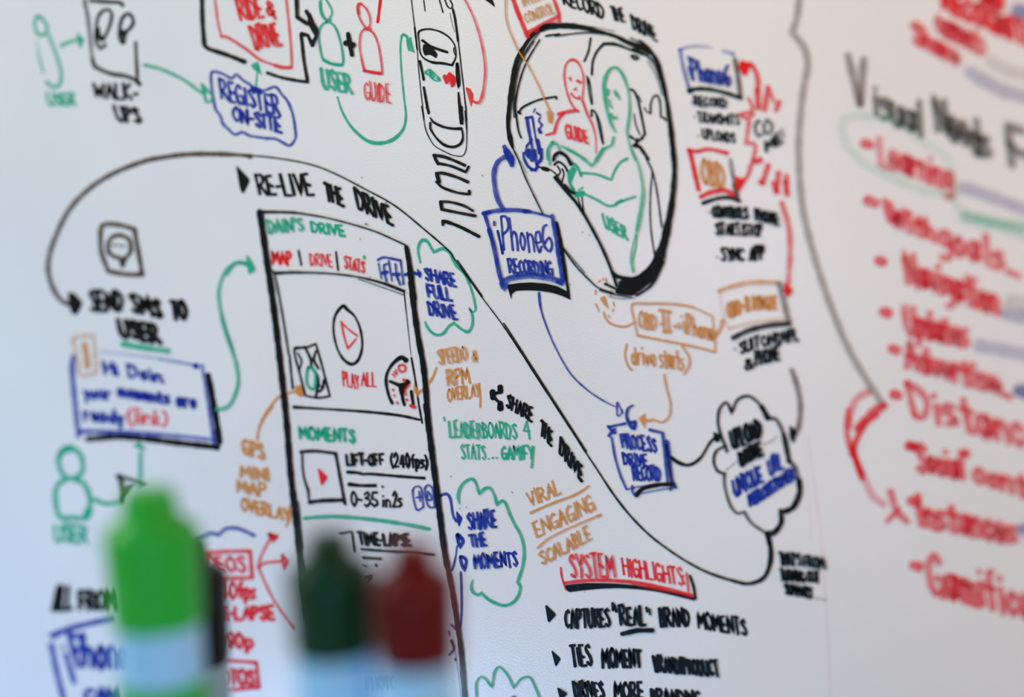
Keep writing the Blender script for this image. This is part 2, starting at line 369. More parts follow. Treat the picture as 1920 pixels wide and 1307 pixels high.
# --- car cabin with guide and driver
part('cabin_sketch','big black rounded car window frame')
reg(930,20,1290,1680)
s('k',44,"440,140,54 350,185,44 260,300,34 190,430,46 150,600,40 125,800,42 110,1000,34 128,1120,44 150,1200,20")
s('k',15,"385,255 270,450 210,620 175,800 180,910 200,1050 225,1115"); s('k',22,"330,270 230,430 180,600 160,800 165,930",.8); s('k',10,"400,170 300,300 220,420",.9)
s('k',50,"400,165 450,140,54 600,132,52 750,145,46 900,182,36 1050,225,30 1150,275,44 1300,330,50 1350,370,44")
s('k',30,"1260,260,20 1330,330,40 1410,440,38 1460,600,34 1500,800,34 1515,900,40 1535,1050,48 1560,1307,44")
s('k',18,"440,222 500,212 560,205"); s('k',16,"520,222 650,205 800,192 950,205",.85); s('k',14,"1180,240 1260,275",.8)
s('k',16,"1200,335,26 1300,375,22 1390,470,18 1440,600 1490,790",.9); s('k',10,"1330,440 1400,560 1460,740",.7); s('k',7,"700,120 900,150 1040,180",.7)
reg(930,280,1290,1622)
s('k',42,"1505,-10,36 1512,200,44 1490,450,52 1455,640,64 1420,800,74 1350,980,90 1250,1110,110 1130,1180,110 1050,1175,60",.96)
s('k',32,"985,1040 1050,1080 1180,1088 1280,1020 1350,930"); s('k',22,"1420,950 1360,1080 1290,1170 1190,1235",.95); s('k',10,"1440,900 1370,1080 1310,1170",.7)
s('k',14,"555,810 600,880 700,1010 800,1110 870,1170 1000,1215"); s('k',12,"565,820 650,920 755,1045",.6); s('k',12,"880,1190 1000,1225 1150,1250",.85); s('k',9,"950,1240 1060,1262 1180,1255",.55); s('k',20,"925,1135 1000,1170 1060,1200")
s('k',46,"1060,1130 1180,1110 1290,1060"); s('k',40,"1030,1200 1130,1215 1200,1180")
s('k',12,"150,-5 200,100 250,230 320,380 400,545"); s('k',8,"205,90 240,150 270,205",.35)
s('k',24,"500,235 560,310 700,475 800,640 900,830 980,1020 1025,1155"); s('k',36,"510,235 560,300",.97); s('k',26,"585,300 625,350 665,368")
sub('steering_wheel')
s('k',28,"492,95 503,52 545,27 600,60 640,130"); s('k',20,"495,130 530,105 580,140 610,192"); s('k',14,"520,140 545,190 522,225"); s('k',14,"560,165 575,210 555,285"); s('k',14,"355,148 440,165 480,185 515,215"); s('k',34,"395,160 440,172"); s('k',12,"695,410 712,470 735,530"); s('k',12,"727,400 735,470 742,530"); s('k',22,"645,410 680,450 720,520")
sub('door_frame_lines')
s('k',16,"1270,80 1320,180 1360,350 1402,660",.95); s('k',14,"1322,185 1305,400 1308,650 1342,902")
reg(930,20,1290,1680)
s('k',22,"1180,690 1210,705 1245,790 1280,950 1305,1080! 1245,1140 1175,1098"); s('k',12,"1210,905 1225,1000 1262,1088"); s('k',10,"1245,742 1275,800"); s('k',14,"1300,850 1318,880 1350,900"); s('k',14,"1215,1165 1260,1130 1290,1120"); s('k',30,"1205,1180 1260,1190! 1335,1300"); s('k',22,"1240,1120 1230,1190")
sub('mirror'); s('k',17,"1355,900 1355,820 1380,750 1410,740 1435,790 1445,930! 1482,945 1485,962")
sub('seat_backs')
s('k',18,"830,240 812,350 775,442"); s('k',20,"840,560 850,440 890,350 945,290,30! 1050,295,28 1200,350 1290,385")
s('k',22,"1185,395 1215,390 1248,415 1215,425 1190,400",.9)
s('k',11,"790,570 820,620 845,820 822,750 800,600"); s('k',14,"800,580 825,650"); s('k',16,"840,925 840,868 880,905 915,1010 940,1165"); s('k',9,"870,880 925,1130 940,1160")
sub('dashboard'); s('k',18,"205,885 245,840 380,780 530,752"); s('k',14,"530,752 532,775"); s('k',24,"200,885 215,900")
part('guide_figure_sketch','red outline figure with smiling face')
s('r',17,"720,880,30 690,855 650,790 615,680 600,560 615,470 660,430,26 710,445,22 750,510,14 770,620,15 757,780! 800,900,24 850,1010,17 875,1120,12 878,1250,9",.8)
s('r',16,"640,590 655,585 655,612"); s('r',26,"712,612 742,628"); s('r',18,"690,690 705,690 700,678"); s('r',18,"660,722 690,760 735,770"); s('r',14,"728,745 735,775")
s('r',34,"690,875 600,890 550,905",.75); s('r',32,"600,895,30 545,960,24 512,1070,30! 440,1088,18",.8)
word('r',"GUIDE",625,1115,815,1162,-18,-118,18)
part('driver_figure_sketch','green outline figure with smiling face and arms on the wheel')
s('g',26,"1050,1062,16 1010,985,24 975,870,26 955,740,34 950,640,36 970,560,32 1010,505,26 1060,500,26 1110,560,26 1150,660,20 1170,760,16 1172,900,26 1150,1060,22",.82)
s('g',24,"985,690 985,735"); s('g',30,"1045,705 1060,740"); s('g',14,"1065,730 1085,778"); s('g',18,"995,780 1000,830 1025,850"); s('g',26,"1008,905 1025,938 1060,935")
s('g',20,"1033,1105 1020,1175! 940,1212",.85); s('g',36,"945,1205,30 900,1270 880,1310",.75); s('g',17,"1152,1055 1170,1160 1225,1310",.85)
s('g',30,"500,1150 460,1220 460,1300",.85,.8); s('g',28,"500,1150 545,1175 560,1220",.7); s('g',22,"580,1185 680,1235 790,1300",.72)
reg(930,280,1290,1622)
s('g',16,"440,-5 460,130",.85); s('g',22,"610,0 700,50 790,118 820,132 890,45! 905,0",.72); s('g',16,"1145,-5 1210,140 1240,290,20 1245,400,32 1220,560,34 1195,690,30",.8)
s('g',16,"1190,710 1155,850 1150,950,24 1165,1035,20",.85); s('g',11,"1192,720 1185,830 1162,930",.8)
s('g',24,"730,200 850,212 975,258! 1010,170 1060,105 1110,80,32",.75); s('g',24,"745,375 850,425 950,478 1020,468",.72); s('g',22,"1012,465 1100,425 1182,400",.78); s('g',24,"1015,455 1065,430",.9)
fill('g',"600,195 650,140 688,165 655,240 638,290 668,330 672,362 640,350 608,270",.9); s('g',24,"645,112 690,150 722,225",.95); s('g',46,"680,380 735,372",.95); s('g',14,"735,325 700,340")
word('g',"USER",928,662,1112,760,-25,-115,22)
part('phone_mount_sketch','blue scribbled phone on a holder')
reg(930,20,1290,1680)
s('b',30,"270,935 285,1020 305,1130"); s('b',18,"320,930 345,1090 380,1250"); s('b',24,"370,1130 385,1210 400,1290"); s('b',24,"262,940 320,930"); s('b',18,"390,935 375,965 405,1000 382,1035 402,1070"); s('b',20,"375,1035 385,1070"); s('b',13,"330,890 345,860"); s('b',17,"358,893 390,915")
s('b',18,"270,1185 318,1125"); s('b',26,"310,1150 340,1300",.9); s('b',18,"275,1180 262,1240 290,1290")
reg(930,280,1290,1622)
s('b',22,"235,30 240,80 280,150 340,180",.92); s('b',38,"280,10 310,90",.93); s('b',30,"330,10 340,90 350,130",.88); s('b',30,"385,0 385,80 350,120",.9); s('b',14,"240,35 290,0"); s('b',24,"300,175 345,165 350,120",.93)

# --- steering/control note above
reg(750,0,1050,1743)
part('control_note','red outlined note cut by the photo edge')
s('r',46,"1230,-20 1300,170 1370,340 1395,400",.85); s('r',46,"1390,360 1500,300 1620,235 1725,180",.78); s('r',26,"1480,350 1620,275 1730,225",.38); s('r',36,"1675,-20 1735,150! 1742,235",.8)
word('o',"CONTROL",1385,252,1690,140,-32,-110,16); word('o',"INTER",1350,68,1560,-10,-32,-110,16)
part('thin_arrow','long thin orange arrow')
s('o',16,"1155,-10 1160,180 1190,310 1240,430 1290,540 1400,710 1500,900 1580,1080 1640,1215",.88)
reg(930,20,1290,1680); s('o',22,"460,885 475,975",.85); s('o',20,"490,885 486,978",.85)
part('arrow','tall red curved arrow on the right of the car')
reg(750,0,1050,1743)
s('r',17,"710,-10 790,150 850,310,20 900,500,22 930,700,22 930,850,24 900,1050,30 860,1120,34 800,1100,28",.8); fill('r',"712,948 765,962 803,1030 795,1100 776,1172 748,1080")
part('black_pointer'); fill('k',"915,-10 1010,-10 1040,82 985,40")
part('record_the_drive_heading')
reg(930,20,1290,1680)
word('k',"RECORD",600,-55,955,68,-22,-118,21); word('k',"THE",1030,85,1135,102,-28,-118,19); word('k',"DRIVE",1205,160,1415,268,-25,-122,19)

# --- upper right notes
part('phone_role_note','faded blue box with black lower edge')
reg(1250,60,1550,1307)
s('b',30,"110,145 200,118 300,118 370,128",.42,.2); s('b',32,"460,155 510,165 550,185",.3,.5); s('b',30,"110,145 140,300 180,445",.5,.6); s('n',38,"560,225 585,370 605,520",.75)
s('k',34,"190,480,50 240,465 330,465 420,480 530,512 612,540",.92)
s('b',24,"178,200 180,215",.5); s('b',24,"185,290 212,380",.7); word('b',"Phone6",220,385,520,440,-25,-165,28,.85)
for t,a in (("RECORD",(235,600,495,615,-8,-72)),("TRANSMITS",(265,735,595,760,-8,-78)),("UPLOADS",(300,870,560,905,-8,-78))): word('k',t,*a,16)
s('k',18,"205,575 212,577",.5);s('k',18,"228,690 235,692",.5);s('k',18,"260,850 268,852",.5)
part('adapter_role_note','red box with orange lettering')
s('r',34,"180,965,40 250,975 350,958 500,990",.75); s('r',38,"190,970 220,1100 262,1290",.85); s('n',34,"520,1040 545,1180 575,1290",.4,.8)
word('o',"OBD",300,1230,480,1275,-22,-190,30,.7)
reg(1250,340,1550,1089)
s('r',36,"235,105 300,75 400,62 470,100",.8); s('k',26,"250,148 340,118 420,110 500,135",.95); s('n',30,"462,20 485,110",.8)
word('k',"CONTROLS",320,240,558,255,-8,-72,18); word('k',"PHONE",612,258,765,298,-8,-75,19); word('k',"START/STOP",345,362,655,375,-8,-78,17); word('k',"SYNC",375,540,530,540,-4,-85,19); word('k',"APP",570,540,665,528,-4,-90,21)
s('k',16,"290,210 296,212",.5); s('k',14,"340,515 350,518",.5)
part('connection_scribble','jagged red scribble with arrow heads')
reg(1250,60,1550,1307)
s('r',42,"640,275 690,265 735,340 748,430 745,470",.9,.55); fill('r',"585,290 610,225 690,260 660,350 630,360",.95)
s('r',48,"742,470 750,620",.75); s('r',30,"672,540 700,640 590,675! 650,705 710,672",.65); s('r',46,"828,450 800,640",.65); s('r',34,"830,450 880,570",.5); s('r',42,"895,640 920,570",.65)
s('r',34,"675,730 650,905! 725,925 705,1050",.6); s('r',48,"710,1060 770,1045",.75); s('r',46,"830,1090 785,1230",.7); s('r',44,"915,1150 900,1290",.65); s('r',42,"980,1170 980,1300",.65)
s('r',36,"690,1085 665,1170 620,1225",.7); fill('r',"560,1170 650,1210 600,1307 570,1280",.85)
word('k',"CO",740,860,870,830,-15,-120,24,.7); word('k',"ME",815,975,950,900,-15,-75,26,.9); s('k',20,"940,790 960,860",.5)
reg(1250,340,1550,1089); s('r',36,"640,0 655,15",.6); s('r',38,"728,10 752,75",.65); s('r',38,"810,0 822,90",.65)
part('arrow','long red downward arrow'); s('r',34,"785,145 830,300 842,450 835,600 828,700",.65,.5); fill('r',"798,680 865,740 820,800",.9); s('r',50,"820,740 830,745",.8)
part('adapter_note','faint orange box with grey shadow edge')
s('o',30,"360,745 480,705 600,685 755,688",.6); s('o',18,"362,750 385,900 430,1010",.25); s('o',26,"430,1000 600,960 810,935",.28); s('n',40,"770,695 800,820 840,975",.55)
s('k',36,"455,1065 560,1015 700,980 835,968",.82)
word('o',"OBD-II",425,925,565,880,-12,-95,22,.75); word('o',"DONGLE",590,870,750,868,-4,-82,22,.75)
for t,a in (("SUIT",(505,1172,635,1130,-6,-75)),("ON",(655,1122,735,1105,-6,-70)),("DVPL",(760,1112,900,1080,-6,-78)),("&",(540,1285,590,1270,-10,-80)),("PHONE",(610,1255,770,1215,-6,-95))): word('k',t,*a,18)
s('k',14,"465,1140 475,1142",.5)

# --- orange data link note
part('data_link_note','orange outlined box')
reg(1080,520,1540,1670)
s('o',13,"385,185 500,178 700,185 800,205 930,265! 945,400 950,510! 800,470 600,430 420,395! 400,300 385,185",.75); s('o',18,"420,395 600,430 800,470 950,505",.4); s('o',22,"385,182 600,178 800,200",.25)
word('o',"OBD",435,345,548,358,-2,-105,16); s('o',22,"580,318 590,318"); s('o',24,"570,222 645,235"); s('o',15,"592,230 603,370"); s('o',15,"625,230 634,365"); s('o',26,"602,368 645,368")
s('o',14,"668,325 680,345 700,310 712,335 710,350"); s('o',16,"718,262 722,270",.6); s('o',18,"735,300 752,380",.85); word('o',"Phone",765,385,935,435,-10,-130,19,.75)
s('o',34,"945,405 985,350 1000,295",.55)
s('o',17,"400,305 340,335 260,325 210,290 190,240",.7); fill('o',"162,140 200,122 228,222 190,188",.75)
many('o',11,"135,88 136,116|135,180 160,232|240,90 240,132|255,168 262,195|258,215 250,232|222,262 230,272|155,32 168,20|205,8 212,42|185,8 188,16",.8)
part('drive_starts_note'); sub('parenthesis'); s('o',15,"347,455 335,530 355,600 383,632"); word('o',"drive",385,590,545,605,-10,-125,16); word('o',"starts",575,612,735,630,-10,-140,16); sub('parenthesis'); s('o',15,"727,470 770,540 772,600 740,658")
part('thin_arrow','orange arrow bending left'); s('o',13,"602,660 620,760 645,860 638,940 590,985 520,965",.85); fill('o',"425,958 475,922 472,965 520,963 520,985 472,985 478,1035")
part('process_note','blue outlined box with black shadow stroke')
s('b',20,"390,872,16 358,890 348,950,20 375,1010,30 400,1030 405,985,26 380,985")
reg(1100,720,1560,1398)
s('b',15,"128,245 170,235 222,225"); s('b',16,"125,240 140,262! 165,258"); s('b',20,"130,295 150,270 165,278"); s('b',13,"145,305 165,420 195,520 230,600")
s('b',18,"362,260 435,278! 448,400 465,560"); s('b',18,"455,322 465,330 478,460 495,580",.9); s('k',11,"455,340 470,450 487,570"); s('b',10,"230,600 300,585 420,570",.8)
s('k',24,"285,632,30 330,592 420,573 500,572"); s('b',7,"320,622 420,602 518,590",.9); s('b',14,"262,580 265,615 280,635")
s('k',10,"480,590 482,605"); s('b',12,"498,575 515,590")
word('b',"PROCESS",208,362,400,388,-12,-80,15); word('b',"DRIVE",215,455,350,467,-10,-62,15); word('b',"RECORD",270,545,425,550,-10,-75,15)
part('arrow','black curved arrow'); s('k',20,"480,415,20 530,450,22 590,460,20 650,420,18 700,340,16 730,305,16",.93); fill('k',"722,270 770,290 755,335 728,325"); s('k',3,"497,385 498,388")
part('upload_cloud','grey and black cloud with lettering')
s('k',17,"790,512 745,492 725,435 742,380 795,352",.85); s('k',18,"800,385 795,360 770,300 750,220 760,140 800,105 828,165! 860,92 920,68 975,100 1005,150",.82)
s('k',32,"1000,130 1035,195",.93); s('k',22,"1035,195 1080,200 1110,250 1125,290",.7); s('k',30,"1125,290 1140,360 1155,440",.9); s('k',24,"1155,440 1190,475 1212,550",.65); s('k',34,"1212,550 1215,620 1180,700 1135,725",.95); s('k',26,"1135,725 1108,722! 1110,790,30 1070,845,36 1025,850",.93)
s('k',17,"785,512 790,590 820,690 860,735 900,728! 940,790 1010,840",.7)
word('k',"UPLOAD",835,370,1000,300,-20,-100,20); word('k',"DRIVE",885,462,1005,400,-14,-70,22)
many('k',9,"1010,345 1015,342|1028,337 1033,334|1045,328 1050,326|1062,318 1067,316|1080,300 1085,298|800,485 806,482|818,472 823,470|832,460 838,457|850,445 854,443",.7)
word('b',"UNIQUE",848,640,1005,552,-18,-90,20,.85); word('b',"URL",1045,520,1120,478,-14,-88,20,.85); word('b',"PER",935,695,1000,660,-10,-60,22,.9); word('b',"CUSTOMER",1010,655,1190,535,-12,-62,20,.9)
part('arrow','grey downward arrow at far right of the cloud')
reg(1080,520,1540,1670); s('n',38,"1470,630 1510,750 1530,880 1520,1000 1495,1060",.55); fill('k',"1455,1000 1510,1050 1485,1135 1455,1090",.9)
part('side_note')
reg(1100,720,1560,1398)
for t,a in (("THAT'S",(1108,1030,1225,1035,-8,-70)),("FROM",(1245,1040,1362,1048,-8,-62)),("TURNING",(1110,1115,1245,1130,-8,-62)),("OUT",(1262,1130,1330,1130,-6,-60)),("SUMMARY",(1135,1195,1290,1220,-8,-62))): word('k',t,*a,14)
many('k',10,"1310,1222 1315,1223|1335,1222 1340,1223|1358,1228 1363,1229",.6)

# --- the long loop line
reg(0,0,1920,1920)
part('long_curved_line','thin black line sweeping from the upper left down to the cloud')
s('k',10,"1440,1002,10 1446,1035,10 1442,1065,9 1430,1085,8 1405,1094,7 1380,1090,6 1330,1074,5 1287,1052,4 1248,1026,4 1215,1000,4 1179,963,4 1149,924,4 1120,880,3 1100,850,3 1060,788,3 1004,702,3 976,658,3 940,605,2 901,553,2 855,489,2 842,470,3 796,430,3 740,385,3 684,354,3 636,329,3 595,312,3 554,302,3 500,294,3 455,291,3.5",.96)
s('k',3,"1100,846 1060,784 1004,697 975,652 945,606",.9)
s('k',3,"905,556 880,520 858,488",.9)
s('n',9,"470,293 455,291,6 418,289 358,289 313,294 268,303 209,327 164,357 129,395 105,443 93,479 91,509 99,538 114,562 131,571",.85)
part('black_pointer'); reg(60,270,480,1408); fill('k',"225,930 265,935 322,995 300,1050 275,1078 248,1060 235,1010")

# --- message icon and text on the left
part('message_icon_sketch','grey-brown square icon holding a speech bubble')
s('n',30,"445,512 540,507 645,535! 665,650 695,820! 600,820 482,800! 440,690 432,600 445,512",.86)
s('n',27,"545,572 490,600 480,670 515,705 560,718! 570,768! 590,715 620,680 620,620 600,590 545,572",.95); s('k',16,"515,632 520,640",.85); s('k',16,"548,634 552,640",.8); s('k',16,"575,638 580,644",.8)
part('send_text_heading'); word('k',"SEND",375,1050,575,1045,-12,-125,27,.95); word('k',"SMS",640,1055,815,1090,-20,-110,28,.96); word('k',"TO",890,1100,975,1100,-18,-115,28); word('k',"USER",565,1205,812,1250,-25,-105,32)
reg(60,600,460,1743); s('g',46,"745,195 900,222 1115,252",.9,.65)
part('arrow','tall green curved arrow')
s('g',30,"1555,-10 1600,130 1640,250 1680,400 1685,530 1640,660 1590,715 1515,730",.65,.85)
reg(60,270,480,1408); s('g',24,"1265,1307 1212,1150 1180,1000 1180,900 1220,800 1290,745 1365,758",.65)
reg(430,290,790,1743); s('g',34,"-20,1080 40,1000 100,975 160,985",.65); fill('g',"155,905 190,935 248,1045 180,1090 165,1010",.85)
part('sticky_tag_sketch','small orange upright rectangle')
reg(60,600,460,1743)
s('o',28,"340,160 400,135 505,125! 515,250 530,430! 400,450 375,330 340,160",.45); s('o',52,"430,200 445,300 455,380",.7)
part('text_message_box','blue box with heavy black lower and right edges')
s('b',44,"340,300 328,400 345,600 365,800 382,950",.85,.62); s('b',24,"560,258 800,285 1050,315",.22,.3); s('b',26,"1050,320 1200,345 1350,375",.45); s('b',46,"1335,372 1348,380",.92)
s('b',34,"1390,370 1430,600 1460,800 1490,1000",.5,.75); s('b',36,"385,910 600,912 900,925 1200,950 1480,980",.85,.5)
s('k',52,"1440,450 1465,580 1505,800 1535,1000",.96); s('k',50,"455,972 700,955 900,968 1200,1005 1520,1040",.97)
for t,a in (("Hi",(600,440,710,452,-15,-92)),("Dain.",(800,465,1080,510,-15,-95)),("your",(430,640,645,645,-10,-100)),("moments",(715,620,1125,685,-10,-95)),("are",(1190,705,1335,722,-8,-110)),("ready",(440,820,750,850,-10,-110))): word('b',t,*a,28,.95)
word('r',"(link)",795,845,1105,860,-6,-120,22,.8)

# --- lower left
part('person_icon','blurred green person outline')
reg(60,800,600,1392)
s('g',26,"170,100 130,150 135,200 165,245 215,245 245,210 240,150 210,110 170,100",.7); s('g',30,"195,110 150,115 130,150",.85)
s('g',27,"165,250 120,290 115,360 135,435 200,440 270,435 280,350 255,280 210,255",.75); s('g',32,"268,405 262,435",.85)
word('g',"USER",115,555,275,560,-6,-80,19,.75)
part('connector_lines','green lines rising to the message box'); s('g',22,"300,350 360,372 440,362",.75); ps('g',28,"525,300 525,125",.5); fill('g',"485,95 520,68 558,118",.85)
part('small_black_sketch'); s('k',22,"412,238 480,258 545,285",.6); s('k',26,"425,240 440,300 445,365",.8); s('k',18,"450,300 490,290",.7); s('k',22,"450,340 470,310",.8)
part('all_from_note'); word('k',"ALL",105,888,188,878,8,-110,22); word('k',"FROM",232,880,420,880,-4,-88,22)
part('large_phone_note','large blue lettering cut by the markers')
s('b',26,"100,1010,32 200,970 400,925",.85); s('b',28,"95,1055 120,1180 155,1320",.75)
s('b',22,"150,1062 152,1068",.6); s('b',28,"165,1100 205,1235",.7); s('b',26,"180,1000 200,1080 228,1160",.85); s('b',26,"180,1005 235,1020 240,1065 200,1090",.8); word('b',"hone",258,1165,480,1165,-12,-165,26); word('b',"CAM",262,1330,430,1330,-4,-65,24)
part('blue_wavy_stroke'); s('b',17,"790,550 860,515 905,522! 940,492 1000,492 1075,525",.8)
part('media_note','red boxed list cut by the markers'); sub('outline_box')
s('r',17,"790,618 900,605 1055,600! 1065,730! 840,735",.85); word('r',"VIDEOS",770,695,1030,700,-4,-68,16)
for t,a in (("240",(840,832,985,832,-4,-75)),("fps",(1000,828,1078,832,-4,-75)),("TIME-LAPSE",(800,930,1172,932,-4,-60)),("1080p",(860,1062,1068,1072,-4,-65))): word('r',t,*a,19)
sub('outline_box'); s('r',17,"850,1125 980,1132 1085,1140! 1098,1260! 980,1270 860,1275",.85); word('r',"PHOTOS",830,1240,1075,1248,-4,-70,20)
part('branching_arrows','thin red branching arrows')
s('r',14,"1095,680 1110,620 1150,545",.65); ps('r',20,"1150,520 1185,530 1168,548 1150,520",.85); s('r',14,"1095,678 1130,658 1210,650",.75); ps('r',13,"1212,620 1238,650 1222,690 1212,620",.85); s('r',12,"1095,680 1150,800 1200,880 1275,975",.7)
part('mini_map_note')
reg(420,760,840,1830)
for t,a in (("GPS",(165,392,335,440,-15,-110)),("MINI",(140,582,372,615,-8,-92)),("MAP",(115,705,340,745,-8,-98)),("OVERLAY",(150,855,540,945,-10,-95))): word('o',t,*a,25,.82)
s('o',24,"540,820 535,930 510,985",.7)
part('arrow','orange curved arrow into the phone drawing')
s('o',22,"272,280 285,200 330,100 400,10",.75); reg(480,530,840,1743); s('o',26,"30,1307 100,1170 200,1045 300,1000 385,988",.72); fill('o',"355,935 420,930 438,1030 400,1040 362,1000",.9)

part('relive_heading','bold black heading with arrow bullet')
reg(430,290,790,1743)
sub('arrow_bullet'); fill('k',"62,95 100,130 188,225 175,270 130,358 100,320")
word('k',"RE-LIVE",280,360,770,370,-42,-180,29,1,1.8); word('k',"THE",885,405,1040,462,-22,-150,29,1,1.8); word('k',"DRIVE",1180,490,1490,640,-38,-170,27,1,1.8)

# --- app mock-up
part('app_screen_sketch','tall black phone outline filled with a video page')
reg(0,0,1920,1920)
s('k',12,"488,397 500,480 513,570 525,670 538,790 545,880 554,960 564,1040 580,1160",.97)
s('k',3,"560,940 566,1000 570,1030",.8)
reg(430,290,790,1743)
s('k',20,"275,520,30 450,520,26 600,526,22 700,540,18 900,575,15 1150,640,15 1350,705,15 1600,818,15",.96); s('k',34,"275,505 285,540")
s('k',50,"1612,835,36 1640,1000 1680,1310"); s('k',10,"1238,628 1260,632"); s('k',8,"1425,440 1435,425")
reg(480,530,840,1743); s('k',50,"1410,-5 1470,450 1530,800 1572,1310")
reg(420,760,840,1830); s('k',48,"1655,-5 1680,200 1760,830 1800,1150 1825,1310"); 
reg(500,960,1100,1920); s('k',30,"1045,20 1062,200 1110,450 1150,700 1170,850 1192,1120"); s('k',4,"1120,760 1150,950 1170,1110",.8)
sub('video_frame')
reg(430,290,790,1743)
s('k',26,"425,1075,30 580,1068,24 800,1072,16 1000,1085,16 1200,1115,16 1400,1165,24 1590,1238,30",.95); s('k',8,"1180,1130 1400,1205 1590,1272",.9)
reg(480,530,840,1743)
s('k',18,"160,-110 190,0 245,300 300,650",.9); s('k',24,"305,660 318,800 335,960",.95); s('k',13,"1345,85 1380,400,8 1408,660,5"); s('k',18,"1412,680 1450,900 1475,1080 1510,1275"); s('k',26,"345,1130,34 600,1145,22 1000,1172,26 1300,1205,28 1490,1245,22",.95)
sub('play_button')
s('k',27,"790,212,36 720,300,24 705,440,22 740,600,20 800,700,26 870,740,34 930,700,28 965,580,22 950,430,22 900,310,20 830,245,30 790,212,36",.97)
s('r',20,"775,350 800,480 835,600! 910,510",.82); s('r',18,"785,370 850,430 925,485",.8)
word('r',"PLAY",800,938,940,965,-14,-125,17); word('r',"ALL",960,932,1092,945,-6,-118,18)
sub('map_icon')
s('k',20,"350,605 450,590 545,555! 600,750 672,1030! 560,1045 450,1025! 400,830 350,605"); s('k',26,"350,600 450,585")
s('k',17,"380,640 415,710 395,790"); s('k',24,"455,600 500,700 505,760 550,830 568,900 545,1035"); s('k',22,"545,620 528,700 570,780"); s('k',24,"620,885 605,960 575,990"); s('k',16,"570,935 620,945")
s('g',27,"478,768 540,820 530,965 465,915 478,768",.92)
sub('speed_gauge')
s('k',28,"1365,705,50 1320,678,40 1240,740,28 1190,830,26 1185,920,26 1210,1030,26 1240,1095,26"); s('k',34,"1220,895,26 1300,930,34 1345,960,44"); fill('k',"1290,915 1380,900 1375,950 1340,990 1350,1060 1310,1020"); s('k',26,"1385,895 1350,960 1330,1030 1350,1110"); s('k',28,"1412,985 1430,1100")
s('k',34,"1375,890 1390,905")
s('r',22,"1300,755 1352,750 1356,800 1312,805 1300,755",.8); many('r',13,"1272,788 1285,830|1240,828 1268,858|1258,805 1270,835",.85); many('r',20,"1245,970 1250,975|1255,1020 1262,1025|1282,1085 1290,1095|1370,1058 1378,1070",.85)
s('r',20,"1395,930 1358,975 1365,1020",.75); s('r',34,"1345,880 1352,890",.85); s('r',32,"1408,1115 1445,1130",.92)
sub('share_icons')
reg(430,290,790,1743)
s('b',22,"1352,955 1410,932 1560,960"); s('b',14,"1358,985 1385,1125"); s('b',15,"1450,960 1480,1145"); s('b',16,"1558,960 1585,1165"); s('b',18,"1440,990 1408,1000 1415,1080 1432,1150"); s('b',30,"1395,1075 1440,1065"); s('b',18,"1512,990 1525,1100 1555,1180"); s('b',32,"1492,1085 1550,1085"); s('b',14,"1580,1175 1590,1172")
sub('page_title'); keep_=cur['sheet']
word('g',"DAIN'S",365,705,680,690,-22,-115,24,.85); word('g',"DRIVE",755,700,1050,735,-18,-92,25,.9)
word('r',"MAP",400,990,570,1005,-15,-120,24,.9); s('k',22,"630,870 655,1000",.85); word('r',"DRIVE",740,1002,940,1018,-10,-108,15); s('k',17,"970,880 990,1050"); word('r',"STATS",1052,1030,1230,1075,-6,-108,17,.88); s('g',22,"1225,920 1228,940")
reg(420,760,840,1830)
word('g',"MOMENTS",625,268,1070,300,-12,-95,24,.95)
sub('clip_entry','black thumbnail box with a solid red triangle beside three lines')
s('k',24,"630,380,30 750,372 915,392! 990,800",.95); s('k',14,"640,390 650,560,16 690,700,20! 700,800"); s('k',32,"700,792 800,778 985,772",.96); s('k',16,"985,770 995,810"); s('k',24,"688,680 692,705"); s('k',6,"755,670 765,685",.3)
fill('r',"766,503 852,585 798,662",.95); word('k',"LIFT-OFF",1010,487,1310,487,-10,-88,22); word('k',"(240fps)",1370,500,1665,512,-8,-105,20)
s('k',24,"1010,545,32 1090,550 1140,562 1200,560 1400,577 1640,595",.96); s('k',28,"1025,645,34 1120,655 1240,655"); word('k',"0-35",1050,820,1258,825,-4,-112,20); word('k',"in",1300,830,1358,832,-4,-100,18); word('k',"2s",1385,830,1452,828,-2,-118,18); s('k',18,"1296,662 1300,668")
s('g',32,"660,922 800,912 950,910 1200,930 1450,965 1680,1010",.78)
s('b',16,"1545,690 1610,672 1632,830! 1575,850 1545,690",.85); s('b',14,"1595,700 1605,785"); s('b',15,"1575,752 1620,748"); s('b',17,"1645,672 1700,668 1728,832! 1670,820 1645,672",.85); s('b',14,"1665,700 1690,730 1700,770 1668,770 1665,720")
sub('second_clip_entry')
reg(500,960,1100,1920)
s('k',13,"440,132 512,118! 518,180 526,240",.9); word('k',"TIME-LAPSE",560,195,870,205,-15,-70,17); s('k',15,"570,224 740,235 1005,256"); s('k',15,"580,276 690,282"); s('k',10,"575,320 600,330",.8); many('k',20,"585,480 630,470 600,520|588,560 628,575 590,625|598,640 632,640|600,690 640,700|605,770 648,765 612,815 645,800|655,320 660,326|590,400 625,390 600,430",1)
s('g',14,"560,958 620,955 700,955",.8); word('k',"PHOTO",600,1062,790,1062,-8,-68,19)
s('k',14,"1105,770 1122,820 1092,858",.9); s('k',16,"1130,880 1134,890"); s('b',12,"1090,715 1095,740",.7); s('g',6,"1095,1000 1125,1015",.4)

